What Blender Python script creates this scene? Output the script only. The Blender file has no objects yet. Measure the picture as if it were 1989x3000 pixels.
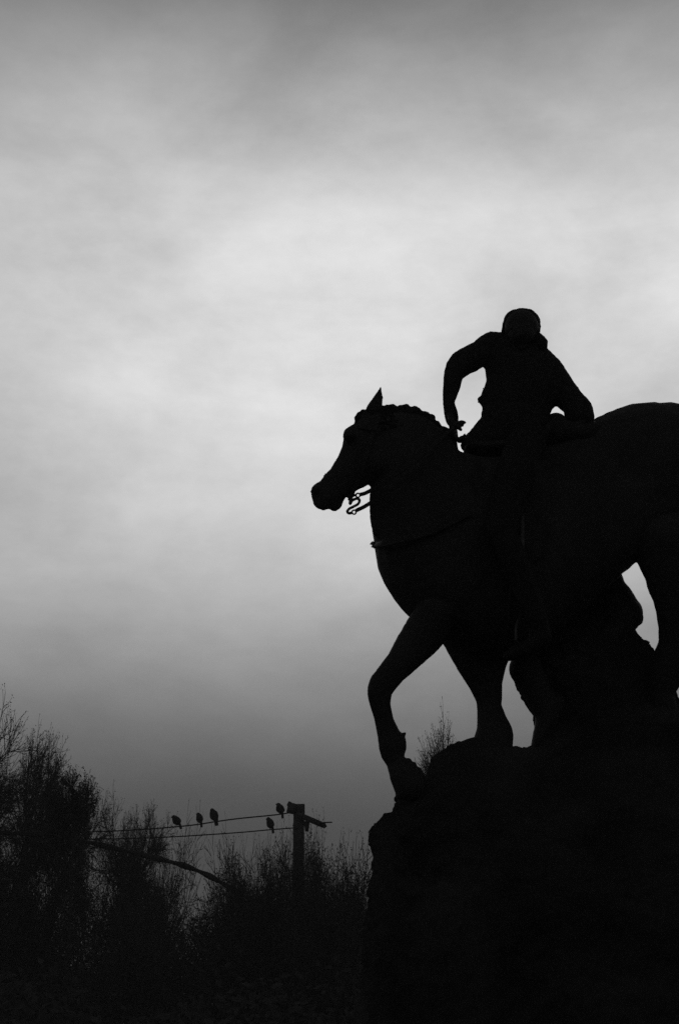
import bpy, bmesh, math, random
import numpy as np
from mathutils import Vector, Matrix, noise

R = math.radians
HAZE = 0.0024
S = bpy.context.scene
C = S.collection

# ------------------------------------------------------------------ camera
F, CX, CY = 4121.0, 994.5, 1500.0          # focal length in photo pixels
PITCH = R(18.0)
EYE = Vector((0, 0, 1.6))
cam = bpy.data.cameras.new('camera')
cam.sensor_fit = 'VERTICAL'
cam.angle_y = 2 * math.atan(1500.0 / F)
cam.clip_start, cam.clip_end = 0.1, 4000
camo = bpy.data.objects.new('camera', cam)
camo.location = EYE
camo.rotation_euler = (R(90) + PITCH, 0, 0)
C.objects.link(camo)
S.camera = camo
FWD = Vector((0, math.cos(PITCH), math.sin(PITCH)))
UP = Vector((0, -math.sin(PITCH), math.cos(PITCH)))
RT = Vector((1, 0, 0))

def at(px, py, Y):
    """point seen at photo pixel px,py on the upright plane y = Y, and metres per pixel there"""
    d = RT * ((px - CX) / F) + UP * (-(py - CY) / F) + FWD
    t = Y / d.y
    return EYE + d * t, t / F

# ------------------------------------------------------------------ world
SUN_EL, SUN_AZ = 22.0, 3.0                 # low sun behind thin cloud, just right of straight ahead
sun_dir = Vector((math.sin(R(SUN_AZ)) * math.cos(R(SUN_EL)), math.cos(R(SUN_AZ)) * math.cos(R(SUN_EL)), math.sin(R(SUN_EL))))
W = bpy.data.worlds.new('World')
S.world = W
W.use_nodes = True
nt = W.node_tree
nt.nodes.clear()
def N(t, **k):
    n = nt.nodes.new(t)
    for a, b in k.items():
        setattr(n, a, b)
    return n
def mth(op, a, b=None, c=None, clamp=False):
    n = N('ShaderNodeMath', operation=op, use_clamp=clamp)
    for i, v in enumerate((a, b, c)):
        if v is None: continue
        if isinstance(v, (int, float)): n.inputs[i].default_value = v
        else: nt.links.new(v, n.inputs[i])
    return n.outputs[0]
out = N('ShaderNodeOutputWorld'); bg = N('ShaderNodeBackground')
nt.links.new(bg.outputs[0], out.inputs[0])
tc = N('ShaderNodeTexCoord')
sky = N('ShaderNodeTexSky', sky_type='NISHITA', sun_disc=False, sun_elevation=R(SUN_EL), sun_rotation=R(SUN_AZ), dust_density=3.0)
bw = N('ShaderNodeRGBToBW'); nt.links.new(sky.outputs[0], bw.inputs[0])
sep = N('ShaderNodeSeparateXYZ'); nt.links.new(tc.outputs['Generated'], sep.inputs[0])
# cloud deck: thickness by elevation
ramp = N('ShaderNodeValToRGB'); nt.links.new(sep.outputs['Z'], ramp.inputs[0])
ramp.color_ramp.interpolation = 'B_SPLINE'
stops = [(0.0, .03), (.08, .07), (.13, .18), (.20, .41), (.27, .69), (.36, .83), (.44, .85), (.52, .71), (.58, .43), (.63, .20), (.8, .16), (1, .14)]
el = ramp.color_ramp.elements
el[0].position, el[0].color = stops[0][0], (stops[0][1],) * 3 + (1,)
el[1].position, el[1].color = stops[-1][0], (stops[-1][1],) * 3 + (1,)
for p, v in stops[1:-1]:
    e = el.new(p); e.color = (v, v, v, 1)
# sun glow through the cloud
dot = N('ShaderNodeVectorMath', operation='DOT_PRODUCT'); nt.links.new(tc.outputs['Generated'], dot.inputs[0]); dot.inputs[1].default_value = sun_dir
g = mth('MAXIMUM', dot.outputs['Value'], 0.0)
glow = mth('ADD', mth('MULTIPLY', mth('POWER', g, 7.0), .74), 0.24)
# clouds
mp = N('ShaderNodeMapping'); nt.links.new(tc.outputs['Generated'], mp.inputs[0]); mp.inputs['Scale'].default_value = (1, 1, 1.7)
mp.inputs['Location'].default_value = (0.35, 0.1, 0.2)
n1 = N('ShaderNodeTexNoise'); nt.links.new(mp.outputs[0], n1.inputs['Vector'])
n1.inputs['Scale'].default_value = 4.2; n1.inputs['Detail'].default_value = 5; n1.inputs['Roughness'].default_value = .5
n1.inputs['Distortion'].default_value = .3
n2 = N('ShaderNodeTexNoise'); nt.links.new(mp.outputs[0], n2.inputs['Vector'])
n2.inputs['Scale'].default_value = 16; n2.inputs['Detail'].default_value = 15; n2.inputs['Roughness'].default_value = .72
cl = mth('ADD', mth('MULTIPLY', mth('SUBTRACT', n1.outputs[0], .5), 1.15), 1.0)
cl = mth('ADD', cl, mth('MULTIPLY', mth('SUBTRACT', n2.outputs[0], .5), .34))
mp2 = N('ShaderNodeMapping'); nt.links.new(tc.outputs['Generated'], mp2.inputs[0]); mp2.inputs['Scale'].default_value = (1, 1, 4.5)
mp2.inputs['Rotation'].default_value = (0, R(8), 0)
n3 = N('ShaderNodeTexNoise'); nt.links.new(mp2.outputs[0], n3.inputs['Vector'])
n3.inputs['Scale'].default_value = 5.5; n3.inputs['Detail'].default_value = 9; n3.inputs['Roughness'].default_value = .6; n3.inputs['Distortion'].default_value = .6
cl = mth('ADD', cl, mth('MULTIPLY', mth('SUBTRACT', n3.outputs[0], .5), .22))
val = mth('MULTIPLY', mth('MULTIPLY', ramp.outputs[0], glow), cl)
# the clear-sky luminance modulates the cloud deck slightly
clear = mth('MULTIPLY', mth('MINIMUM', bw.outputs[0], 8.0), 0.05)
val = mth('MULTIPLY', val, mth('ADD', .93, clear))
val = mth('MAXIMUM', val, 0.004)
nt.links.new(val, bg.inputs['Color'])
bg.inputs['Strength'].default_value = 0.9

sl = bpy.data.lights.new('sun', 'SUN'); sl.energy = 0.5; sl.angle = R(12); sl.color = (1, 1, 1)
so = bpy.data.objects.new('sun', sl); C.objects.link(so)
so.rotation_euler = sun_dir.to_track_quat('Z', 'Y').to_euler()
so.location = (0, 30, 30)

S.view_settings.view_transform = 'Standard'
S.view_settings.look = 'None'
S.view_settings.exposure = 0
S.view_settings.gamma = 1
S.cycles.use_denoising = False             # leave the fine render noise: the photograph is grainy
S.cycles.max_bounces = 4

# ------------------------------------------------------------------ materials
def mat(name, col, rough=.85, var=.4, scale=8.0, bump=.3, spec=.06, metal=0.0):
    m = bpy.data.materials.new(name); m.use_nodes = True
    t = m.node_tree; b = t.nodes['Principled BSDF']
    b.inputs['Roughness'].default_value = rough
    b.inputs['Specular IOR Level'].default_value = spec
    b.inputs['Metallic'].default_value = metal
    c = t.nodes.new('ShaderNodeTexCoord')
    n = t.nodes.new('ShaderNodeTexNoise'); n.inputs['Scale'].default_value = scale; n.inputs['Detail'].default_value = 8
    t.links.new(c.outputs['Object'], n.inputs['Vector'])
    r = t.nodes.new('ShaderNodeValToRGB'); t.links.new(n.outputs[0], r.inputs[0])
    r.color_ramp.elements[0].position, r.color_ramp.elements[1].position = .3, .7
    a, z = col * (1 - var), col * (1 + var)
    r.color_ramp.elements[0].color = (a, a, a, 1); r.color_ramp.elements[1].color = (z, z, z, 1)
    t.links.new(r.outputs[0], b.inputs['Base Color'])
    bp = t.nodes.new('ShaderNodeBump'); bp.inputs['Strength'].default_value = bump; bp.inputs['Distance'].default_value = .02
    n2 = t.nodes.new('ShaderNodeTexNoise'); n2.inputs['Scale'].default_value = scale * 6; n2.inputs['Detail'].default_value = 6
    t.links.new(c.outputs['Object'], n2.inputs['Vector'])
    t.links.new(n2.outputs[0], bp.inputs['Height']); t.links.new(bp.outputs[0], b.inputs['Normal'])
    return m
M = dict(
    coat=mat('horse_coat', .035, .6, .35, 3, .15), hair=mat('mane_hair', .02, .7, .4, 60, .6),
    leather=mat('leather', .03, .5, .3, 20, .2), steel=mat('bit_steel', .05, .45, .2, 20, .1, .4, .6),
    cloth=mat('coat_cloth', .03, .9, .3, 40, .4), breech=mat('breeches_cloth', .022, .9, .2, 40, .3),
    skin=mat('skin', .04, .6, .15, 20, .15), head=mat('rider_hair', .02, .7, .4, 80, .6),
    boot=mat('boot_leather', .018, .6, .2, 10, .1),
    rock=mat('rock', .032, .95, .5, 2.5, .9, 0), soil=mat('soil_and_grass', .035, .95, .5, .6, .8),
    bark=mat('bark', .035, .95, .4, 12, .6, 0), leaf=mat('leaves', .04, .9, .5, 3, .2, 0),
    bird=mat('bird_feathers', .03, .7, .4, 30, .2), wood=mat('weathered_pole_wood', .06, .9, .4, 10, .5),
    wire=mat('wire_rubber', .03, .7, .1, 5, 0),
)

# ------------------------------------------------------------------ helpers
def tag(o, label=None, cat=None, group=None, kind=None):
    for k, v in (('label', label), ('category', cat), ('group', group), ('kind', kind)):
        if v: o[k] = v
    return o
def empty(name, loc, *t, **k):
    o = bpy.data.objects.new(name, None); C.objects.link(o); o.location = loc; o.empty_display_size = .1
    return tag(o, *t, **k)
def link(name, me, m, parent=None, smooth=True):
    o = bpy.data.objects.new(name, me); C.objects.link(o)
    me.materials.clear(); me.materials.append(M[m])
    if smooth: me.shade_smooth()
    if parent:
        o.parent = parent
        bpy.context.view_layer.update()
        o.matrix_parent_inverse = Matrix.Translation(-parent.location)
    return o

_ico = {}
def ico(sub):
    if sub not in _ico:
        bm = bmesh.new(); bmesh.ops.create_icosphere(bm, subdivisions=sub, radius=1)
        bm.verts.index_update()
        v = np.array([x.co[:] for x in bm.verts]); f = np.array([[q.index for q in x.verts] for x in bm.faces]); bm.free()
        _ico[sub] = (v, f)
    return _ico[sub]

class Blob:
    """a heap of overlapping balls fused into one continuous skin"""
    def __init__(self): self.s = []
    def ball(self, p, r, fy=1.0, fz=1.0): self.s.append((tuple(p), r, fy, fz)); return self
    def limb(self, pts, fy=1.0):
        """pts = [(Vector, radius), ...], tapering between neighbours"""
        for (a, ra), (b, rb) in zip(pts, pts[1:]):
            a, b = Vector(a), Vector(b)
            n = max(2, int((b - a).length / (min(ra, rb) * .35)) + 1)
            for i in range(n + 1):
                t = i / n
                self.ball(a.lerp(b, t), ra + (rb - ra) * t, fy)
        return self
    def pix(self, pts, Y, fy=1.0):
        """pts = [(px, py, radius_px[, Y])]"""
        q = []
        for p in pts:
            y = p[3] if len(p) > 3 else Y
            P, k = at(p[0], p[1], y); q.append((P, p[2] * k))
        return self.limb(q, fy)
    def poly(self, poly, Y, fy=.8, step=4.0, grow=0.0, rmin=3.0, rcap=1e9):
        """fill an outline with the largest balls that fit along its middle line"""
        P = np.array(poly, float); A = P; B = np.roll(P, -1, 0)
        x0, y0 = P.min(0); x1, y1 = P.max(0)
        gx, gy = np.meshgrid(np.arange(x0, x1 + step, step), np.arange(y0, y1 + step, step))
        q = np.stack([gx.ravel(), gy.ravel()], 1)
        d2 = np.full(len(q), 1e18); ins = np.zeros(len(q), bool)
        for a, b in zip(A, B):
            e = b - a; L = max((e * e).sum(), 1e-9)
            t = np.clip(((q - a) @ e) / L, 0, 1)
            dd = ((q - a - t[:, None] * e) ** 2).sum(1); d2 = np.minimum(d2, dd)
            c = (a[1] > q[:, 1]) != (b[1] > q[:, 1])
            if b[1] != a[1]:
                xi = a[0] + (q[:, 1] - a[1]) * e[0] / e[1]
                ins ^= c & (q[:, 0] < xi)
        dt = np.where(ins, np.sqrt(d2), 0).reshape(gx.shape)
        g1, g0 = np.gradient(dt, step)
        gm = np.hypot(g0, g1)
        sel = np.argwhere((dt > rmin) & (gm < .9))
        sel = sorted(((dt[i, j], gx[i, j], gy[i, j]) for i, j in sel), reverse=True)
        kept = []
        for r, x, y in sel:
            r0 = r
            if any((x - kx) ** 2 + (y - ky) ** 2 < (max(.10 * r0, step * .9)) ** 2 for kr, kx, ky in kept if abs(kr - r0) < .3 * r0 + 6):
                continue
            kept.append((r, x, y))
            yy = Y(x, y) if callable(Y) else Y
            p, k = at(x, y, yy)
            rr = r * k + grow
            f = fy if r * k * fy < rcap else rcap / (r * k)
            self.ball(p, rr, f)
        return self
    def build(self, name, m, parent=None, voxel=.012, smooth=2, disp=None):
        V, Fc, n = [], [], 0
        for p, r, fy, fz in self.s:
            v, f = ico(3 if r > .06 else 2)
            V.append(v * np.array([r, r * fy, r * fz]) * 1.004 + np.array(p)); Fc.append(f + n); n += len(v)
        V = np.concatenate(V); Fc = np.concatenate(Fc)
        me = bpy.data.meshes.new(name)
        me.vertices.add(len(V)); me.vertices.foreach_set('co', V.ravel())
        me.loops.add(len(Fc) * 3); me.loops.foreach_set('vertex_index', Fc.ravel().astype(np.int32))
        me.polygons.add(len(Fc)); me.polygons.foreach_set('loop_start', np.arange(0, len(Fc) * 3, 3, dtype=np.int32))
        me.update(calc_edges=True)
        o = bpy.data.objects.new('tmp', me); C.objects.link(o)
        md = o.modifiers.new('r', 'REMESH'); md.mode = 'VOXEL'; md.voxel_size = voxel
        if smooth:
            ms = o.modifiers.new('s', 'SMOOTH'); ms.iterations = smooth; ms.factor = .5
        bpy.context.view_layer.update()
        dg = bpy.context.evaluated_depsgraph_get()
        nm = bpy.data.meshes.new_from_object(o.evaluated_get(dg))
        bpy.data.objects.remove(o); bpy.data.meshes.remove(me)
        nm.name = name
        if disp:
            amp, sc = disp[:2]; fine = disp[2] if len(disp) > 2 else 0
            co = [v.co.copy() for v in nm.vertices]; no = [v.normal.copy() for v in nm.vertices]
            for v, c, nn in zip(nm.vertices, co, no):
                a = noise.fractal(c * sc, .9, 2.1, 5) 
                b = abs(noise.noise(c * sc * 2.3 + Vector((5, 1, 2))))
                v.co = c + nn * (a * amp - b * amp * .8 + fine * noise.fractal(c * 24, .8, 2.2, 3))
        return link(name, nm, m, parent)

def tube_bm(bm, pts, radii, sides=8, cap=True):
    rings = []
    for i, p in enumerate(pts):
        p = Vector(p)
        a = Vector(pts[max(0, i - 1)]); b = Vector(pts[min(len(pts) - 1, i + 1)])
        d = (b - a).normalized(); u = d.orthogonal().normalized() if i == 0 else (u - d * u.dot(d)).normalized()
        w = d.cross(u); r = radii[i] if hasattr(radii, '__len__') else radii
        rings.append([bm.verts.new(p + (u * math.cos(k * 2 * math.pi / sides) + w * math.sin(k * 2 * math.pi / sides)) * r) for k in range(sides)])
    for q, s in zip(rings, rings[1:]):
        for k in range(sides):
            bm.faces.new((q[k], q[(k + 1) % sides], s[(k + 1) % sides], s[k]))
    if cap:
        bm.faces.new(rings[0][::-1]); bm.faces.new(rings[-1])
def strap_bm(bm, pts, w, t):
    """flat strap following pts, its width upright and its thickness t across"""
    rings = []
    for i, p in enumerate(pts):
        a = Vector(pts[max(0, i - 1)]); b = Vector(pts[min(len(pts) - 1, i + 1)])
        d = (b - a).normalized(); side = Vector((0, 1, 0)); side = (side - d * side.dot(d)).normalized(); up = d.cross(side)
        rings.append([bm.verts.new(Vector(p) + up * (sx * w / 2) + side * (sy * t / 2)) for sx, sy in ((-1, -1), (1, -1), (1, 1), (-1, 1))])
    for q, s in zip(rings, rings[1:]):
        for k in range(4): bm.faces.new((q[k], q[(k + 1) % 4], s[(k + 1) % 4], s[k]))
    bm.faces.new(rings[0][::-1]); bm.faces.new(rings[-1])
def bm_obj(name, bm, m, parent=None, smooth=True):
    bmesh.ops.recalc_face_normals(bm, faces=bm.faces)
    me = bpy.data.meshes.new(name); bm.to_mesh(me); bm.free()
    return link(name, me, m, parent, smooth)
def spline(pts, n=8):
    """Catmull-Rom through the given tuples"""
    P = [Vector(p) for p in pts]; P = [P[0] * 2 - P[1]] + P + [P[-1] * 2 - P[-2]]
    o = []
    for i in range(1, len(P) - 2):
        for k in range(n):
            t = k / n
            a, b, c, d = P[i - 1:i + 3]
            o.append(.5 * ((2 * b) + (c - a) * t + (2 * a - 5 * b + 4 * c - d) * t * t + (3 * b - a - 3 * c + d) * t ** 3))
    o.append(P[-2]); return o

# ------------------------------------------------------------------ the ground
def ground():
    bm = bmesh.new()
    xs = [-1500, -600, -200, -80, -40] + list(range(-30, 31, 2)) + [40, 80, 200, 600, 1500]
    ys = [-300, -60, -20, -8] + list(range(-4, 61, 2)) + [80, 140, 300, 900, 3000]
    g = [[bm.verts.new((x, y, .12 * noise.noise(Vector((x * .2, y * .2, 0))) if abs(x) < 35 and -5 < y < 61 else 0)) for x in xs] for y in ys]
    for a, b in zip(g, g[1:]):
        for i in range(len(xs) - 1): bm.faces.new((a[i], a[i + 1], b[i + 1], b[i]))
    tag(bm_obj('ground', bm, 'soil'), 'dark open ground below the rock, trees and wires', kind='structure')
ground()

# ------------------------------------------------------------------ the rock
def YB(x, y): return 6.28 + (x - 1500) * .0003     # the horse walks slightly towards the viewer
rock = Blob()
main = [(1160, 2338), (1156, 2362), (1140, 2382), (1107, 2400), (1085, 2418), (1074, 2448), (1078, 2470), (1088, 2500), (1092, 2560), (1075, 2700),
        (1050, 2900), (1010, 3200), (1000, 3700), (2700, 3700), (2600, 2700), (2450, 2300), (2300, 2160), (2150, 2110), (2050, 2105), (2004, 2082),
        (1978, 2036), (1950, 1965), (1915, 1908), (1890, 1866), (1862, 1838), (1820, 1815), (1780, 1770), (1720, 1740), (1660, 1760), (1600, 1830),
        (1545, 1900), (1500, 1960), (1531, 2040), (1547, 2076), (1563, 2094), (1567, 2140), (1560, 2197), (1498, 2207), (1420, 2230), (1300, 2275), (1241, 2285), (1200, 2330)]
rock.poly(main, lambda x, y: 6.62 if y < 2350 else 6.5, fy=.75, step=8, rcap=.9, grow=.012)
front = [(1241, 2272), (1279, 2259), (1271, 2238), (1281, 2219), (1310, 2205), (1339, 2193), (1384, 2163), (1420, 2175), (1498, 2205), (1560, 2196),
         (1620, 2190), (1700, 2230), (1900, 2260), (2000, 2500), (1900, 2900), (1300, 2900), (1180, 2500), (1170, 2350)]
rock.poly(front, 6.22, fy=.7, step=8, rcap=.45, grow=.008)
random.seed(12)
for (xa, ya), (xb, yb), n, r0, Y in (((1165, 2345), (1095, 2405), 9, 10, 6.45), ((1085, 2412), (1078, 2470), 5, 11, 6.45), ((1280, 2226), (1384, 2168), 14, 7, 6.2), ((1272, 2246), (1284, 2222), 4, 8, 6.2),
                                   ((1400, 2180), (1560, 2200), 12, 6, 6.2), ((1245, 2280), (1272, 2264), 4, 8, 6.2)):
    for i in range(n):
        t = i / (n - 1); P, k = at(xa + (xb - xa) * t, ya + (yb - ya) * t + 4, Y)
        rock.ball(P, r0 * k * random.uniform(.6, 1.15), 2.0, random.uniform(.7, 1.1))
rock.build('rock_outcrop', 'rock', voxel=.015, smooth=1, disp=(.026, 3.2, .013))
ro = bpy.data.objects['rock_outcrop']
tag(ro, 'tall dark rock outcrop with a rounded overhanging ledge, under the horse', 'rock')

# ------------------------------------------------------------------ the horse
horse = empty('horse', at(1500, 2200, 6.3)[0], 'dark horse walking downhill over the rock, head low, ears up, one foreleg reaching down', 'horse')
NECK_HEAD_Y = 6.16
def YN(x, y): return YB(x, y) - .02
b = Blob()
trunk = [(1085, 1420), (1081, 1460), (1083, 1520), (1090, 1565), (1096, 1612), (1106, 1680), (1121, 1731), (1150, 1776), (1194, 1813), (1240, 1850),
         (1320, 1895), (1420, 1930), (1500, 1935), (1600, 1880), (1700, 1800), (1812, 1690), (1862, 1646), (1935, 1640), (2060, 1620), (2150, 1540),
         (2185, 1400), (2160, 1265), (2080, 1197), (1989, 1171), (1930, 1167), (1860, 1172), (1800, 1189), (1737, 1222), (1680, 1262), (1600, 1300),
         (1500, 1325), (1400, 1328), (1342, 1312), (1337, 1280), (1334, 1262), (1300, 1246), (1278, 1242), (1262, 1224), (1235, 1210), (1200, 1198),
         (1160, 1194), (1125, 1194), (1100, 1230), (1080, 1330)]
b.poly(trunk, YB, fy=.72, step=7, rcap=.31, rmin=14)
neckb = [(1085, 1420), (1081, 1460), (1083, 1520), (1090, 1568), (1150, 1600), (1250, 1500), (1330, 1330), (1334, 1262), (1300, 1246), (1278, 1242), (1262, 1224), (1235, 1210), (1200, 1198),
         (1160, 1194), (1120, 1194), (1075, 1260), (1060, 1380)]
b.poly(neckb, YN, fy=.55, step=5, rcap=.15, rmin=5)
head = [(1119, 1196), (1068, 1197), (1042, 1214), (1036, 1228), (1038, 1238), (1022, 1248), (1006, 1258), (1003, 1270), (1005, 1285), (1001, 1308), (990, 1335),
        (972, 1365), (948, 1394), (938, 1408), (921, 1415), (911, 1428), (907, 1443), (913, 1460), (917, 1480), (930, 1494), (948, 1499), (965, 1492),
        (972, 1499), (983, 1501), (1000, 1489), (1006, 1475), (1008, 1466), (1020, 1455), (1040, 1442), (1086, 1420), (1130, 1400), (1160, 1330), (1160, 1240)]
b.poly(head, YN, fy=.6, step=4, rmin=2.5)
# ears: the near one stands up, the far one close behind it
ear = [(1068, 1200), (1085, 1180), (1100, 1160), (1108, 1142), (1113, 1137), (1118, 1145), (1121, 1165), (1119, 1185), (1117, 1200), (1095, 1215)]
b.poly(ear, lambda x, y: YN(x, y) - .05, fy=.5, step=3, rmin=1.5, grow=.003)
b.poly([(x + 2, y + 4) for x, y in ear], lambda x, y: YN(x, y) + .06, fy=.5, step=3, rmin=2)
for dy in (-.05, .06):
    b.pix([(1092, 1196, 19), (1100, 1176, 13.5), (1108, 1157, 9.5), (1113, 1143, 5.5), (1114.5, 1134, 3.2)], YN(1100, 1180) + dy, .6)
# eye ridge and nostril, cheek
for s in (-1, 1):
    P, k = at(1022, 1290, YN(1022, 1290)); b.ball(P + Vector((0, s * .055, 0)), .03)
    P, k = at(925, 1440, YN(925, 1440)); b.ball(P + Vector((0, s * .025, 0)), .022)
    P, k = at(1095, 1360, YN(1095, 1360)); b.ball(P + Vector((0, s * .03, 0)), .075, .7)
for x, y, r in ((950, 1488, 7), (978, 1491, 7), (990, 1485, 8), (934, 1484, 7)):
    P, k = at(x, y, YN(x, y)); b.ball(P, r * k, 2.0)                     # lips, chin and nostril rims
for x, y, r in ((1196, 2228, 9), (1212, 2240, 9), (1228, 2256, 9), (1238, 2270, 8), (1168, 2332, 11), (1186, 2148, 5)):
    P, k = at(x, y, 6.12); b.ball(P, r * k, 1.8)                        # fetlock tuft and hoof edge
# near foreleg, far foreleg
leg_a = [(1260, 1740), (1200, 1800), (1194, 1813), (1165, 1862), (1138, 1915), (1110, 1952), (1083, 1987), (1075, 2012), (1074, 2036), (1083, 2070), (1094, 2103), (1103, 2150),
         (1109, 2196), (1116, 2220), (1132, 2243), (1143, 2286), (1158, 2326), (1163, 2345), (1245, 2345), (1250, 2290), (1241, 2270), (1223, 2252), (1210, 2234), (1184, 2220),
         (1192, 2196), (1190, 2165), (1184, 2148), (1172, 2143), (1154, 2107), (1145, 2063), (1150, 2031), (1179, 1996), (1237, 1946), (1270, 1917), (1297, 1890), (1360, 1790), (1330, 1730)]
b.poly(leg_a, 6.12, fy=.85, step=4, rcap=.085)
leg_b = [(1290, 1780), (1280, 1850), (1297, 1890), (1339, 1964), (1375, 2018), (1393, 2054), (1397, 2094), (1396, 2134), (1385, 2170), (1380, 2300), (1510, 2300),
         (1500, 2210), (1504, 2152), (1500, 2129), (1482, 2098), (1470, 2067), (1471, 2000), (1482, 1953), (1520, 1860), (1500, 1760)]
b.poly(leg_b, 6.42, fy=.8, step=4, rcap=.085)
# far hind leg: gaskin, hock, cannon brought forward under the belly
b.pix([(1800, 1480, 100), (1735, 1620, 60), (1790, 1740, 48), (1832, 1795, 50)], 6.52)
b.pix([(1832, 1800, 50), (1800, 1850, 44), (1700, 1970, 40), (1612, 2080, 42), (1600, 2130, 36), (1596, 2190, 42), (1590, 2230, 48)], 6.5)
back = [(1780, 1640), (1812, 1688), (1838, 1712), (1858, 1742), (1874, 1778), (1884, 1800), (1885, 1820), (1877, 1832), (1860, 1838), (1800, 1880), (1750, 1800), (1730, 1680)]
b.poly(back, 6.52, fy=.8, step=4, rcap=.09)
# lower forearm of the forward hind foot against the belly
b.pix([(1540, 1960, 50), (1580, 2030, 46), (1600, 2080, 40)], 6.5)
# near hind leg
hind = [(1800, 1520), (1862, 1646), (1885, 1695), (1902, 1742), (1920, 1790), (1927, 1840), (1928, 1880), (1915, 1908), (1900, 1990), (1905, 2110), (1990, 2110), (1975, 2034), (1989, 2010),
        (2030, 1950), (2075, 1880), (2090, 1800), (2110, 1700), (2150, 1560), (2000, 1450)]
b.poly(hind, 6.3, fy=.8, step=5, rcap=.14)
b.build('body', 'coat', horse, voxel=.007, smooth=2)
# mane in a row of plaits along the crest
mb = Blob()
crest = [(1118, 1200), (1128, 1196), (1140, 1195), (1150, 1193), (1162, 1195), (1176, 1194), (1190, 1193), (1204, 1200), (1214, 1199), (1224, 1202), (1238, 1212), (1252, 1216), (1264, 1227), (1272, 1238), (1277, 1246)]
random.seed(4)
for i, (x, y) in enumerate(crest):
    P, k = at(x, y + random.uniform(-3, 2), YN(x, y))
    mb.ball(P, .013 + .006 * (i % 3 == 0), 1.3)
    for q in range(5):
        mb.ball(P + Vector((random.uniform(-.012, .012), -.02 - q * .014, -.012 - q * .028)), .016 - q * .001)
for x, y in ((1046, 1226), (1053, 1216), (1064, 1208), (1054, 1230), (1046, 1240)):
    P, k = at(x, y, YN(x, y)); mb.ball(P, .016, 1.6)
mb.pix(spline([(1115, 1198, 12), (1200, 1208, 13), (1250, 1222, 12), (1275, 1250, 9)], 6), YN(1200, 1200))
mb.build('mane', 'hair', horse, voxel=.006, smooth=1, disp=(.004, 30))
tb = Blob()
tb.pix(spline([(2165, 1290, 30), (2215, 1340, 34), (2250, 1500, 50), (2265, 1700, 56), (2255, 1900, 46), (2240, 2020, 16)], 6), 6.5)
tb.build('tail', 'hair', horse, voxel=.012, smooth=1, disp=(.01, 14))

# bridle straps lie on the head; the curb bit hangs clear below the jaw
HY = YN(1040, 1470)
def hp(x, y, dy=0.0): return at(x, y, HY + dy)[0]
bm = bmesh.new()
for s in (-1, 1):
    strap_bm(bm, spline([hp(1112, 1215, s * .055), hp(1085, 1290, s * .085), hp(1062, 1370, s * .09), hp(1035, 1440, s * .055), hp(1024, 1466, s * .04)]), .018, .006)
    strap_bm(bm, spline([hp(1050, 1250, s * .04), hp(1085, 1255, s * .075), hp(1115, 1260, s * .085)]), .018, .006)
    strap_bm(bm, spline([hp(952, 1392, s * .01), hp(975, 1410, s * .055), hp(1010, 1445, s * .05), hp(1024, 1456, s * .01)]), .018, .006)
bm_obj('bridle', bm, 'leather', horse, False)
for s in (-1, 1):
    bm = bmesh.new()
    dy = s * .04
    tube_bm(bm, spline([hp(1030, 1455, dy), hp(1026, 1466, dy), hp(1025.5, 1476, dy), hp(1031, 1467, dy), hp(1040, 1462, dy), hp(1049, 1461, dy), hp(1053, 1468, dy), hp(1048, 1477, dy),
                        hp(1036, 1484, dy), hp(1024, 1490, dy), hp(1017.5, 1498, dy), hp(1022, 1503.5, dy), hp(1031, 1502, dy)]), .0066, 8)
    ring = [hp(1037 + 6.0 * math.cos(a * math.pi / 8), 1500.5 + 6.0 * math.sin(a * math.pi / 8), dy) for a in range(17)]
    tube_bm(bm, ring, .004, 6, False)
    ring = [hp(1048.5 + 6 * math.cos(a * math.pi / 8), 1451 + 6 * math.sin(a * math.pi / 8), dy) for a in range(17)]
    tube_bm(bm, ring, .004, 6, False)
    tube_bm(bm, [hp(1030, 1455, dy), hp(1044, 1449, dy)], .005, 6)
    bm_obj('bit_shank', bm, 'steel', horse)
bm = bmesh.new()
tube_bm(bm, [hp(1030, 1455, -.04), hp(1030, 1455, .04)], .007, 8)
bm_obj('mouthpiece', bm, 'steel', horse)
HAND_Y = 6.14
handp = at(1328, 1248, HAND_Y)[0]
for s in (-1, 1):
    for a, bq, c in (((1053, 1450), (1085, 1437), (1180, 1375)), ((1043, 1496), (1084, 1474), (1190, 1400))):
        bm = bmesh.new()
        strap_bm(bm, spline([hp(*a, s * .04), hp(*bq, s * .075), at(c[0], c[1], HY + s * .15)[0], at(1275, 1300, HY + s * .11)[0], handp + Vector((0, s * .02, -.01))]), .0165, .006)
        bm_obj('rein', bm, 'leather', horse, False)
# breast collar with its buckle standing out on the chest
bm = bmesh.new()
for s in (-1, 1):
    strap_bm(bm, spline([at(1094, 1596, 6.17)[0], at(1130, 1590, 6.17 + s * .13)[0], at(1250, 1560, 6.22 + s * .27)[0], at(1380, 1500, 6.25 + s * .325)[0]]), .03, .008)
bm_obj('breast_collar', bm, 'leather', horse, False)
bb = Blob(); bb.pix([(1085, 1594, 2.5), (1092, 1590, 5), (1097, 1602, 6)], 6.17)
bb.build('collar_buckle', 'steel', horse, voxel=.003)
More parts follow.
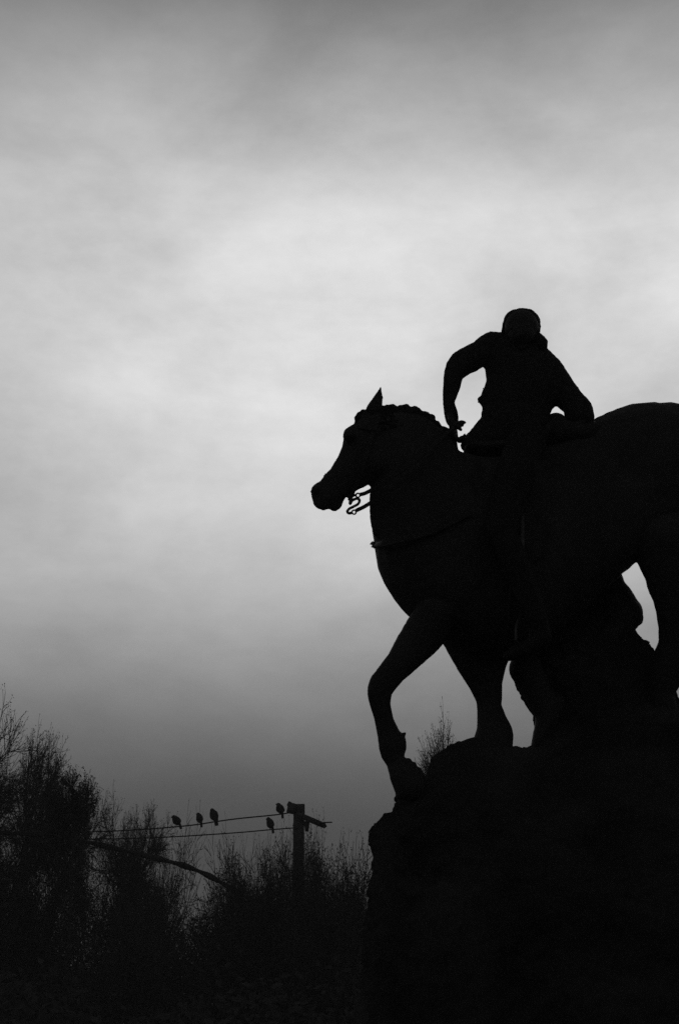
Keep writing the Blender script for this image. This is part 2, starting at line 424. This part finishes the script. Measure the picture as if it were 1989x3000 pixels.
# saddle: seat with pommel and cantle, flap and girth on the near side
sd = Blob()
sd.pix(spline([(1372, 1318, 16), (1400, 1322, 24), (1480, 1322, 28), (1560, 1300, 26), (1612, 1262, 22), (1630, 1232, 14)], 6), 6.27, 2.6)
sd.pix(spline([(1614, 1226, 12), (1636, 1232, 15), (1660, 1250, 16), (1690, 1275, 16)], 5), 6.3, 2.5)
sd.poly([(1590, 1320), (1600, 1240), (1613, 1211), (1627, 1211), (1643, 1217), (1657, 1232), (1700, 1240), (1738, 1236), (1760, 1260), (1740, 1330)], 6.3, fy=2.2, step=4, rcap=.12)
sd.build('saddle', 'leather', horse, voxel=.008)
for s in (-1, 1):
    fl = Blob(); YY = 6.27 + s * .315
    fl.poly([(1380, 1340), (1620, 1340), (1610, 1600), (1570, 1660), (1440, 1640), (1390, 1520)], YY, fy=.12, step=6)
    fl.build('saddle_flap', 'leather', horse, voxel=.008)
gm = bmesh.new()
for s in (-1, 1):
    strap_bm(gm, spline([at(1500, 1640, 6.27 + s * .34)[0], at(1490, 1780, 6.27 + s * .28)[0], at(1480, 1870, 6.27 + s * .13)[0], at(1478, 1896, 6.27)[0]]), .004, .09)
bm_obj('girth', gm, 'leather', horse, False)
for s, Yf in ((-1, 5.86), (1, 6.7)):
    bm = bmesh.new()
    tube_bm(bm, spline([at(1510, 1880, Yf - .05)[0], at(1512, 1830, Yf - .04)[0], at(1530, 1805, Yf)[0], at(1548, 1830, Yf + .04)[0], at(1550, 1880, Yf + .05)[0], at(1530, 1886, Yf)[0], at(1510, 1880, Yf - .05)[0]]), .006, 6)
    strap_bm(bm, [at(1525, 1400, Yf + (.06 if s < 0 else -.06))[0], at(1530, 1805, Yf)[0]], .025, .005)
    bm_obj('stirrup', bm, 'steel', horse)

# ------------------------------------------------------------------ the rider
rider = empty('person', at(1520, 1320, 6.28)[0], 'rider in dark coat bent forward on the horse, elbows out, one hand on the reins', 'person')
P_head = [(1466, 972), (1470, 950), (1475, 930), (1488, 914), (1512, 903), (1535, 902), (1556, 905), (1572, 917), (1582, 937), (1586, 955), (1583, 975), (1578, 1000), (1560, 1020), (1530, 1030), (1500, 1022), (1478, 998)]
P_torso = [(1440, 968), (1470, 968), (1583, 976), (1597, 985), (1604, 1003), (1604, 1020), (1630, 1044), (1642, 1100), (1640, 1160), (1626, 1191), (1613, 1209), (1615, 1250), (1600, 1310), (1500, 1340), (1420, 1335),
           (1375, 1330), (1352, 1320), (1346, 1306), (1353, 1290), (1346, 1288), (1341, 1281), (1346, 1274), (1366, 1272), (1378, 1258), (1396, 1235), (1408, 1222), (1409, 1195), (1397, 1178), (1394, 1163), (1409, 1158), (1412, 1138), (1424, 1112), (1420, 1090), (1413, 1077),
           (1400, 1020), (1420, 976)]
P_rarm = [(1440, 968), (1420, 975), (1400, 990), (1385, 1003), (1350, 1020), (1325, 1035), (1310, 1055), (1302, 1072), (1297, 1100), (1295, 1140), (1295, 1185), (1299, 1213), (1305, 1236), (1312, 1250), (1340, 1250), (1344, 1230), (1341, 1203), (1333, 1186),
          (1333, 1178), (1346, 1145), (1356, 1112), (1376, 1095), (1396, 1086), (1414, 1076), (1450, 1062), (1475, 1000)]
P_larm = [(1604, 1018), (1630, 1045), (1652, 1072), (1676, 1112), (1700, 1146), (1717, 1164), (1728, 1170), (1737, 1200), (1741, 1225), (1732, 1245), (1710, 1262), (1675, 1258), (1657, 1234), (1649, 1207), (1626, 1191), (1606, 1150), (1585, 1080)]
def Yr(x, y): return 6.26 - .10 * min(1, max(0, (1420 - x) / 120.))
def Yl(x, y): return 6.26 - .03 * min(1, max(0, (x - 1600) / 120.))
def fingers(bl, wrist, out_dir, curl, r=.0085, side=1, spread=None):
    """palm, four curled fingers and a thumb"""
    out_dir = out_dir.normalized(); spread = spread.normalized(); n = out_dir.cross(spread) * side
    palm = wrist + out_dir * .05
    for i in range(4):
        o = (i - 1.5) * .020
        base = wrist + out_dir * .085 + spread * o
        L = (.038, .044, .040, .031)[i]
        bl.limb([(wrist + spread * o * .7, .016), (base, .013)])
        p = base; d = out_dir.copy(); pts = [(p, r * 1.15)]
        for j in range(3):
            ang = curl * (j + .4)
            d = out_dir * math.cos(ang) + n * math.sin(ang)
            p = p + d * L * (1, .75, .55)[j]
            pts.append((p, r * (1.0, .9, .75)[j]))
        bl.limb(pts)
    t0 = wrist + out_dir * .025 - spread * .034
    bl.limb([(wrist + out_dir * .01 - spread * .015, .016), (t0, .013), (t0 + out_dir * .035 + n * .02 - spread * .006, .011), (t0 + out_dir * .055 + n * .04 + spread * .010, .009)])
def leg_pts(Yk, Yf, hipY):
    return ([(1545, 1285, 52, hipY), (1505, 1400, 56, (hipY + Yk) / 2 + (-.07 if Yk < 6.27 else .07)), (1468, 1560, 40, Yk)],
            [(1468, 1560, 38, Yk), (1505, 1640, 37, Yf), (1545, 1740, 34, Yf), (1578, 1830, 24, Yf)],
            [(1578, 1830, 24, Yf), (1590, 1868, 22, Yf), (1545, 1900, 22, Yf), (1512, 1912, 19, Yf), (1490, 1920, 14, Yf)])
LEGS = (leg_pts(5.86, 5.84, 6.2), leg_pts(6.68, 6.72, 6.34))
pb = Blob()
pb.poly(P_torso, 6.27, fy=.62, step=5, grow=-.012, rcap=.13)
pb.poly(P_rarm, Yr, fy=.95, step=4, grow=-.010)
pb.poly(P_larm, Yl, fy=.95, step=4, grow=-.010)
pb.pix([(1520, 1040, 34, 6.26), (1522, 1010, 34, 6.22), (1524, 975, 34, 6.2)], 6.22)      # neck
HC, hk = at(1527, 962, 6.20)
pb.ball(HC, .083, 1.12, 1.08); pb.ball(HC + Vector((-.004, -.035, -.045)), .062, 1.0, 1.05)          # skull, jaw
fd = Vector((-.25, -.85, -.45)).normalized(); fr = fd.cross(Vector((0, 0, 1))).normalized(); fu = fr.cross(fd).normalized()
def face(u, v, w): return HC + Vector((0, -.01, -.01)) + fr * u + fu * v + fd * w
pb.limb([(face(0, .008, .078), .009), (face(0, -.022, .098), .012)])                                   # nose
pb.limb([(face(-.038, .016, .072), .011), (face(.038, .016, .072), .011)])                             # brow
pb.limb([(face(-.020, -.047, .079), .007), (face(.020, -.047, .079), .007)])                           # upper lip
pb.limb([(face(-.016, -.058, .077), .008), (face(.016, -.058, .077), .008)])                           # lower lip
pb.ball(face(0, -.082, .068), .018)
for s in (-1, 1):
    pb.ball(face(s * .030, .000, .070), .011)                                                          # eyes
    pb.limb([(face(s * .070, .012, .0), .010), (face(s * .072, -.02, .005), .008)])                    # ears
for A, Bq, D in LEGS:
    pb.pix(A, 6.27); pb.pix(Bq, 6.27); pb.pix(D, 6.27)
wr = at(1322, 1222, 6.16)[0]
fingers(pb, wr, Vector((.12, .05, -1)), 1.0, side=1, spread=Vector((.35, 1, 0)))
# finger tips of the rein hand stand clear of the neck
pb.pix([(1338, 1240, 7), (1352, 1236, 6), (1361, 1238, 5)], 6.12)
pb.pix([(1336, 1248, 7), (1347, 1247, 6), (1354, 1246, 5)], 6.135)
wl = at(1705, 1236, 6.22)[0]
fingers(pb, wl, Vector((-.8, .25, -.5)), .5, side=-1, spread=Vector((.1, 1, 0.2)))
pb.build('body', 'skin', rider, voxel=.005, smooth=2)
cb = Blob()
cb.poly(P_torso, 6.27, fy=.64, step=4, rcap=.14)
cb.poly(P_rarm, Yr, fy=1, step=4); cb.poly(P_larm, Yl, fy=1, step=4)
cb.pix([(1560, 985, 22), (1590, 1004, 16), (1586, 1014, 18)], 6.2)
cb.build('coat', 'cloth', rider, voxel=.007, smooth=1, disp=(.003, 14))
for A, Bq, D in LEGS:
    k = Blob(); k.pix([(x, y, r + 5, Y) for x, y, r, Y in A], 6.27); k.build('trouser_leg', 'breech', rider, voxel=.008)
    k = Blob(); k.pix([(x, y, r + 5, Y) for x, y, r, Y in Bq], 6.27); k.pix([(x, y, r + 4, Y) for x, y, r, Y in D], 6.27); k.pix([(1596, 1880, 17, D[1][3]), (1590, 1888, 15, D[1][3])], 6.27)
    k.build('riding_boot', 'boot', rider, voxel=.008)
hb = Blob()
hb.poly([(1466, 974), (1469, 950), (1475, 930), (1488, 914), (1512, 903), (1535, 902), (1556, 905), (1572, 917), (1582, 937), (1586, 955), (1584, 975), (1560, 985), (1500, 985)], 6.22, fy=1.0, step=4)
hb.build('hair', 'head', rider, voxel=.006, smooth=1, disp=(.004, 26))

# ------------------------------------------------------------------ utility pole, wires and birds
PY = 24.0
def pp(x, y, dy=0): return at(x, y, PY + dy)[0]
pole = empty('utility_pole', (pp(875, 2400).x, PY, 0), 'short wooden pole with a slanting crossarm and box on top, wires ending at it', 'pole')
bm = bmesh.new()
top = pp(876, 2358)
tube_bm(bm, [(top.x - .01, PY, -.3), (top.x, PY, top.z * .5), top], [.12, .105, .09], 16)
bm_obj('post', bm, 'wood', pole)
def box_bm(bm, c, sx, sy, sz, rot=None, bev=.006):
    g = bmesh.ops.create_cube(bm, size=1)
    vs = g['verts']
    mtx = Matrix.Translation(c) @ (rot.to_matrix().to_4x4() if rot else Matrix()) @ Matrix.Diagonal((sx, sy, sz, 1))
    bmesh.ops.transform(bm, matrix=mtx, verts=vs)
    es = list({e for v in vs for e in v.link_edges})
    bmesh.ops.bevel(bm, geom=es, offset=bev, segments=2, affect='EDGES')
bm = bmesh.new(); box_bm(bm, pp(878, 2371), .17, .2, .16); bm_obj('cap', bm, 'wood', pole)
bm = bmesh.new()
from mathutils import Euler
box_bm(bm, pp(853, 2368, -.12), .12, .14, .17, Euler((0, R(12), 0)))
box_bm(bm, pp(848, 2356, -.12), .06, .1, .08, Euler((0, R(28), 0)))
bm_obj('switch_box', bm, 'wood', pole)
bm = bmesh.new()
a, z = pp(868, 2384, -.15), pp(948, 2418, .1)
strap_bm(bm, [a, a.lerp(z, .5), z], .085, .10)
bm_obj('crossarm', bm, 'wood', pole)
bm = bmesh.new(); tube_bm(bm, [pp(899, 2406), pp(899, 2436)], [.05, .03], 10)
bm_obj('insulator', bm, 'wire', pole)
bm = bmesh.new(); tube_bm(bm, [pp(945, 2412), pp(954, 2424)], [.04, .03], 10)
bm_obj('insulator', bm, 'wire', pole)
bm = bmesh.new(); tube_bm(bm, [pp(940, 2410), pp(972, 2409, -.6)], .011, 6)
bm_obj('tie_bar', bm, 'wire', pole)
def wire(pts, r, label, Yfar=0):
    n = len(pts)
    P = [at(x, y, PY - .1 + Yfar * i / (n - 1))[0] for i, (x, y) in enumerate(pts)]
    bm = bmesh.new(); tube_bm(bm, spline(P, 6), r, 6)
    return tag(bm_obj('overhead_wire', bm, 'wire'), label, 'wire', 'wires running from the pole')
wire([(870, 2376), (818, 2386), (700, 2398), (627, 2408), (583, 2415), (519, 2422), (430, 2429), (300, 2436), (100, 2440), (-200, 2436)], .011, 'upper overhead wire, four birds perched along it', 0)
wire([(868, 2425), (791, 2431), (700, 2439), (600, 2446), (519, 2451), (430, 2455), (300, 2458), (100, 2458), (-200, 2450)], .010, 'lower overhead wire, a single bird perched near the pole', 0)
wl_ = [(-80, 2438), (60, 2442), (142, 2446), (232, 2461), (340, 2486), (460, 2515), (536, 2535), (600, 2560), (660, 2592), (720, 2630)]
bm = bmesh.new(); P = [at(x, y, 21)[0] for x, y in wl_]
tube_bm(bm, spline(P, 6), [.036 + .010 * math.sin(i * .9) for i in range(len(spline(P, 6)))], 8)
tag(bm_obj('leaning_branch', bm, 'bark'), 'long thick branch sagging across the thicket below the wires', 'branch')

def make_bird():
    r = empty('bird', (0, 0, 0))
    k = Blob()
    k.limb([((.012, 0, .050), .040), ((.004, 0, .085), .066), ((-.010, 0, .125), .058), ((-.030, 0, .158), .036), ((-.036, 0, .168), .034)])
    k.limb([((-.036, 0, .168), .028), ((-.064, 0, .164), .013), ((-.082, 0, .160), .004)])
    o = k.build('body', 'bird', r, voxel=.006)
    bm = bmesh.new()
    strap_bm(bm, [(.03, 0, .07), (.045, 0, .02), (.055, 0, -.03), (.062, 0, -.06)], .034, .045)
    bm_obj('tail', bm, 'bird', r)
    for s in (-1, 1):
        w = Blob(); w.limb([((-.005, s * .052, .13), .030), ((.012, s * .056, .09), .030), ((.045, s * .034, .02), .012)], .5)
        w.build('wing', 'bird', r, voxel=.005)
        bm = bmesh.new(); tube_bm(bm, [(.005, s * .015, .05), (.003, s * .015, .008)], .005, 6); bm_obj('leg', bm, 'bird', r)
    return r
bird0 = make_bird()
def copy_tree(o, parent=None):
    c = o.copy(); C.objects.link(c); c.parent = parent
    for ch in list(o.children): copy_tree(ch, c)
    return c
birds = [(519, 2421, 1.0, .25, 'bird on the upper wire, farthest from the pole', 1), (583, 2414, .95, -.15, 'bird on the upper wire, middle of the group of three', 1),
         (627, 2408, 1.08, .9, 'bird on the upper wire, nearest the pole in the group of three', 1), (818, 2386, 1.0, .1, 'bird on the upper wire, perched alone close beside the pole top', 1),
         (791, 2431, 1.0, .2, 'only bird on the lower wire, left of the pole', 1)]
for i, (x, y, s, rz, lab, _) in enumerate(birds):
    o = bird0 if i == 0 else copy_tree(bird0)
    o.location = at(x, y, PY - .1)[0] + Vector((0, 0, .006)); o.rotation_euler = (0, (-.10, .12, -.04, .2, .05)[i], rz); o.scale = (s * (1.1, .95, 1.05, 1.15, 1)[i], s, s * (.92, .95, 1.0, .9, 1.0)[i])
    tag(o, lab, 'bird', 'birds perched on the overhead wires')

# ------------------------------------------------------------------ trees and shrubs
def twig_tree(seed, h, spread, trunk_r, levels=5, kids=(3, 5), up=.35, trunk_frac=.3, ln=.62, leafs=0, leafsz=.05, stems=1, droop=0.0):
    """returns (trunk mesh, crown mesh) bmeshes: a trunk with limbs, and fine branching twigs with leaf tufts"""
    rnd = random.Random(seed)
    tv, tf, cv, cf = [], [], [], []
    def seg(V, Fc, a, b, r0, r1, sides):
        d = (b - a)
        if d.length < 1e-5: return
        d.normalize(); u = d.orthogonal().normalized(); w = d.cross(u); n = len(V)
        for p, r in ((a, r0), (b, r1)):
            for k in range(sides):
                t = k * 2 * math.pi / sides
                V.append(p + (u * math.cos(t) + w * math.sin(t)) * r)
        for k in range(sides): Fc.append((n + k, n + (k + 1) % sides, n + sides + (k + 1) % sides, n + sides + k))
    def leaf(p, s):
        n = len(cv); a = Vector((rnd.gauss(0, 1), rnd.gauss(0, 1), rnd.gauss(0, 1))).normalized(); b_ = a.orthogonal().normalized()
        cv.extend([p - a * s, p + b_ * s * .5, p + a * s, p - b_ * s * .5]); cf.append((n, n + 1, n + 2, n + 3))
    def grow(p, d, L, r, lv):
        nseg = 3 if lv > 1 else 2
        q = p.copy(); dd = d.copy(); pts = [p.copy()]
        for i in range(nseg):
            dd = (dd + Vector((rnd.gauss(0, .16), rnd.gauss(0, .16), rnd.gauss(0, .12) + up * .18 - droop * (lv < 3) * .3))).normalized()
            nq = q + dd * L / nseg
            r0, r1 = r * (1 - .4 * i / nseg), r * (1 - .4 * (i + 1) / nseg)
            if lv >= levels - 1: seg(tv, tf, q, nq, r0, r1, 7)
            else: seg(cv, cf, q, nq, max(r0, .0045), max(r1, .0035), 4 if lv > 1 else 3)
            q = nq; pts.append(q.copy())
        if lv == 0:
            for _ in range(leafs): leaf(q + Vector((rnd.gauss(0, 1), rnd.gauss(0, 1), rnd.gauss(0, 1))) * leafsz * 1.2, leafsz * rnd.uniform(.5, 1.2))
            return
        for k in range(rnd.randint(*kids)):
            t = rnd.uniform(.25, 1.0); i = min(nseg - 1, int(t * nseg)); bp = pts[i].lerp(pts[i + 1], t * nseg - i)
            a = dd.orthogonal().normalized(); a.rotate(Matrix.Rotation(rnd.uniform(0, 6.283), 3, dd))
            ang = rnd.uniform(.35, .95) * spread
            nd = (dd * math.cos(ang) + a * math.sin(ang)).normalized()
            grow(bp, nd, L * ln * rnd.uniform(.75, 1.15), r * .55, lv - 1)
        grow(q, dd, L * ln, r * .6, lv - 1)
    for s in range(stems):
        ang = rnd.uniform(0, 6.283)
        base = Vector((math.cos(ang), math.sin(ang), 0)) * (.18 * h * .3 if stems > 1 else 0)
        d = Vector((math.cos(ang) * (.45 if stems > 1 else .06), math.sin(ang) * (.45 if stems > 1 else .06), 1)).normalized()
        th = h * trunk_frac
        if stems == 1 or True:
            e = base + d * th
            seg(tv, tf, base - Vector((0, 0, .3)), e, trunk_r, trunk_r * .75, 10)
        grow(base + d * th, d, (h - th) * .42, trunk_r * .7, levels)
    def mk(name, V, Fc):
        me = bpy.data.meshes.new(name); me.from_pydata([tuple(v) for v in V], [], Fc); me.update(); return me
    return mk('trunk', tv, tf), mk('crown', cv, cf)

_dim = {}
def make_plant(name, args):
    r = empty(name, (0, 0, 0))
    t, c = twig_tree(**args)
    link('trunk', t, 'bark', r); link('crown', c, 'bark' if not args.get('leafs') else 'leaf', r, False)
    z = [v.co.z for v in c.vertices]; zz = np.percentile(z, 99.85)
    _dim[r.name] = (zz, np.percentile([abs(v.co.x) for v in c.vertices], 97))
    return r
protos = {
    'bare_tree': make_plant('bare_tree', dict(seed=3, h=6, spread=1.05, trunk_r=.12, levels=5, kids=(4, 5), ln=.68, leafs=3, leafsz=.022, up=.12)),
    'slim_tree': make_plant('slim_tree', dict(seed=8, h=6, spread=1.15, trunk_r=.075, levels=4, kids=(6, 7), trunk_frac=.68, ln=.66, leafs=4, leafsz=.03, up=.1)),
    'thicket_shrub': make_plant('thicket_shrub', dict(seed=21, h=3, spread=1.2, up=.1, trunk_r=.035, levels=4, kids=(3, 5), trunk_frac=.12, ln=.7, leafs=3, leafsz=.025, stems=7)),
    'twiggy_shrub': make_plant('twiggy_shrub', dict(seed=35, h=3, spread=1.15, up=.08, trunk_r=.03, levels=4, kids=(4, 4), trunk_frac=.1, ln=.7, leafs=1, leafsz=.015, stems=7)),
}
used = set()
def plant(kind, px, py_top, half_px, Y, rz, label, cat, group=None):
    """place a plant standing on the ground with its top at the given height and its crown half as wide as given"""
    src = protos[kind]
    if kind in used: o = copy_tree(src)
    else: o = src; used.add(kind)
    P, k = at(px, py_top, Y)
    zz, xx = _dim[src.name] if src.name in _dim else (3, 1)
    o.location = (P.x, Y, 0); o.rotation_euler = (0, 0, rz)
    o.scale = (half_px * k / xx, half_px * k / xx, P.z / zz)
    return tag(o, label, cat, group)
G1, G2 = 'trees in the background at the left', 'shrubs filling the thicket below the wires'
plant('bare_tree', -50, 2085, 270, 21, .3, 'tall bushy tree cut by the left edge of the picture', 'tree', G1)
plant('bare_tree', 90, 2150, 175, 25, 2.1, 'dense rounded tree beside the tall one, left of the slim tree', 'tree', G1)
plant('bare_tree', -25, 2120, 230, 24, 5.1, 'broad bushy tree behind the tall one at the left edge', 'tree', G1)
plant('bare_tree', 165, 2290, 140, 22, 3.3, 'lowest of the bushy left trees, beside the slim tree stem', 'tree', G1)
plant('slim_tree', 242, 2248, 62, 19, 1.0, 'slim upright tree with a small crown and bare forked stem', 'tree', G1)
plant('bare_tree', 375, 2340, 150, 26, 4.0, 'low spreading tree touching the wires, right of the slim tree', 'tree', G1)
shr = [
    ('thicket_shrub', 10, 2400, 220, 22, 'shrub filling the bottom left corner of the thicket'),
    ('thicket_shrub', 100, 2440, 180, 25, 'shrub below the rounded tree, left of the slim tree stem'),
    ('thicket_shrub', 340, 2420, 170, 22, 'shrub just right of the slim tree'),
    ('twiggy_shrub', 500, 2400, 150, 27, 'loose twiggy shrub reaching up behind the first perched bird'),
    ('thicket_shrub', 430, 2600, 160, 18, 'low shrub under the sagging branch'),
    ('twiggy_shrub', 690, 2450, 140, 24, 'thin shrub under the middle of the wires'),
    ('thicket_shrub', 720, 2540, 190, 20, 'low dense shrub left of the pole foot'),
    ('twiggy_shrub', 800, 2460, 150, 26, 'twiggy shrub below the lone bird on the lower wire'),
    ('thicket_shrub', 800, 2475, 200, 21, 'dense shrub hiding the left side of the pole'),
    ('thicket_shrub', 905, 2445, 55, 23, 'narrow shrub rising close against the pole on its right'),
    ('thicket_shrub', 945, 2468, 200, 19, 'low shrub in front of the pole on its right'),
    ('twiggy_shrub', 1030, 2485, 150, 24, 'twiggy shrub between the pole and the rock ledge'),
    ('thicket_shrub', 1080, 2540, 170, 20, 'low shrub against the rock ledge'),
    ('thicket_shrub', 892, 2412, 120, 20.5, 'taller shrub standing right in front of the pole'),
    ('bare_tree', 1318, 2118, 160, 23, 'twiggy bare treetop seen between the forelegs of the horse'),
]
for i, (k, x, y, w, Y, lab) in enumerate(shr):
    plant(k, x, y, w, Y, i * 1.7, lab, 'shrub' if x < 1200 else 'tree', G2 if x < 1200 else None)
# undergrowth that closes the foot of the thicket
random.seed(9)
V, Fc = [], []
for i in range(60000):
    x = random.uniform(-9, 6); y = random.uniform(15, 28)
    h = (1.35 + .8 * noise.noise(Vector((x * .6, y * .6, 3)))) * (y / 20)
    z = random.uniform(0, max(.2, h) + .25)
    a = Vector((random.gauss(0, 1), random.gauss(0, 1), random.gauss(0, 1))).normalized(); b_ = a.orthogonal().normalized(); s = random.uniform(.03, .09); p = Vector((x, y, z)); n = len(V)
    V += [tuple(p - a * s), tuple(p + b_ * s * .5), tuple(p + a * s), tuple(p - b_ * s * .5)]; Fc.append((n, n + 1, n + 2, n + 3))
me = bpy.data.meshes.new('undergrowth'); me.from_pydata(V, [], Fc)
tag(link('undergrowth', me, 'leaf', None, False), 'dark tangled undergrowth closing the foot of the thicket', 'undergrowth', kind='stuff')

# ------------------------------------------------------------------ thin evening haze
x0, x1, y0, y1, z0, z1 = -1600, 1600, -400, 3100, -1.5, 60
me = bpy.data.meshes.new('haze')
me.from_pydata([(x, y, z) for z in (z0, z1) for x, y in ((x0, y0), (x1, y0), (x1, y1), (x0, y1))], [], [(3, 2, 1, 0), (4, 5, 6, 7), (0, 1, 5, 4), (1, 2, 6, 5), (2, 3, 7, 6), (3, 0, 4, 7)])
hz = bpy.data.objects.new('haze', me); C.objects.link(hz); hz.location = (0, 0, 0)
hm = bpy.data.materials.new('haze'); hm.use_nodes = True
hm.node_tree.nodes.clear()
ho = hm.node_tree.nodes.new('ShaderNodeOutputMaterial'); hv = hm.node_tree.nodes.new('ShaderNodeVolumePrincipled')
hv.inputs['Color'].default_value = (.9, .9, .9, 1); hv.inputs['Density'].default_value = HAZE
hm.node_tree.links.new(hv.outputs[0], ho.inputs['Volume'])
me.materials.append(hm)
tag(hz, 'thin evening haze over the whole scene', kind='stuff')
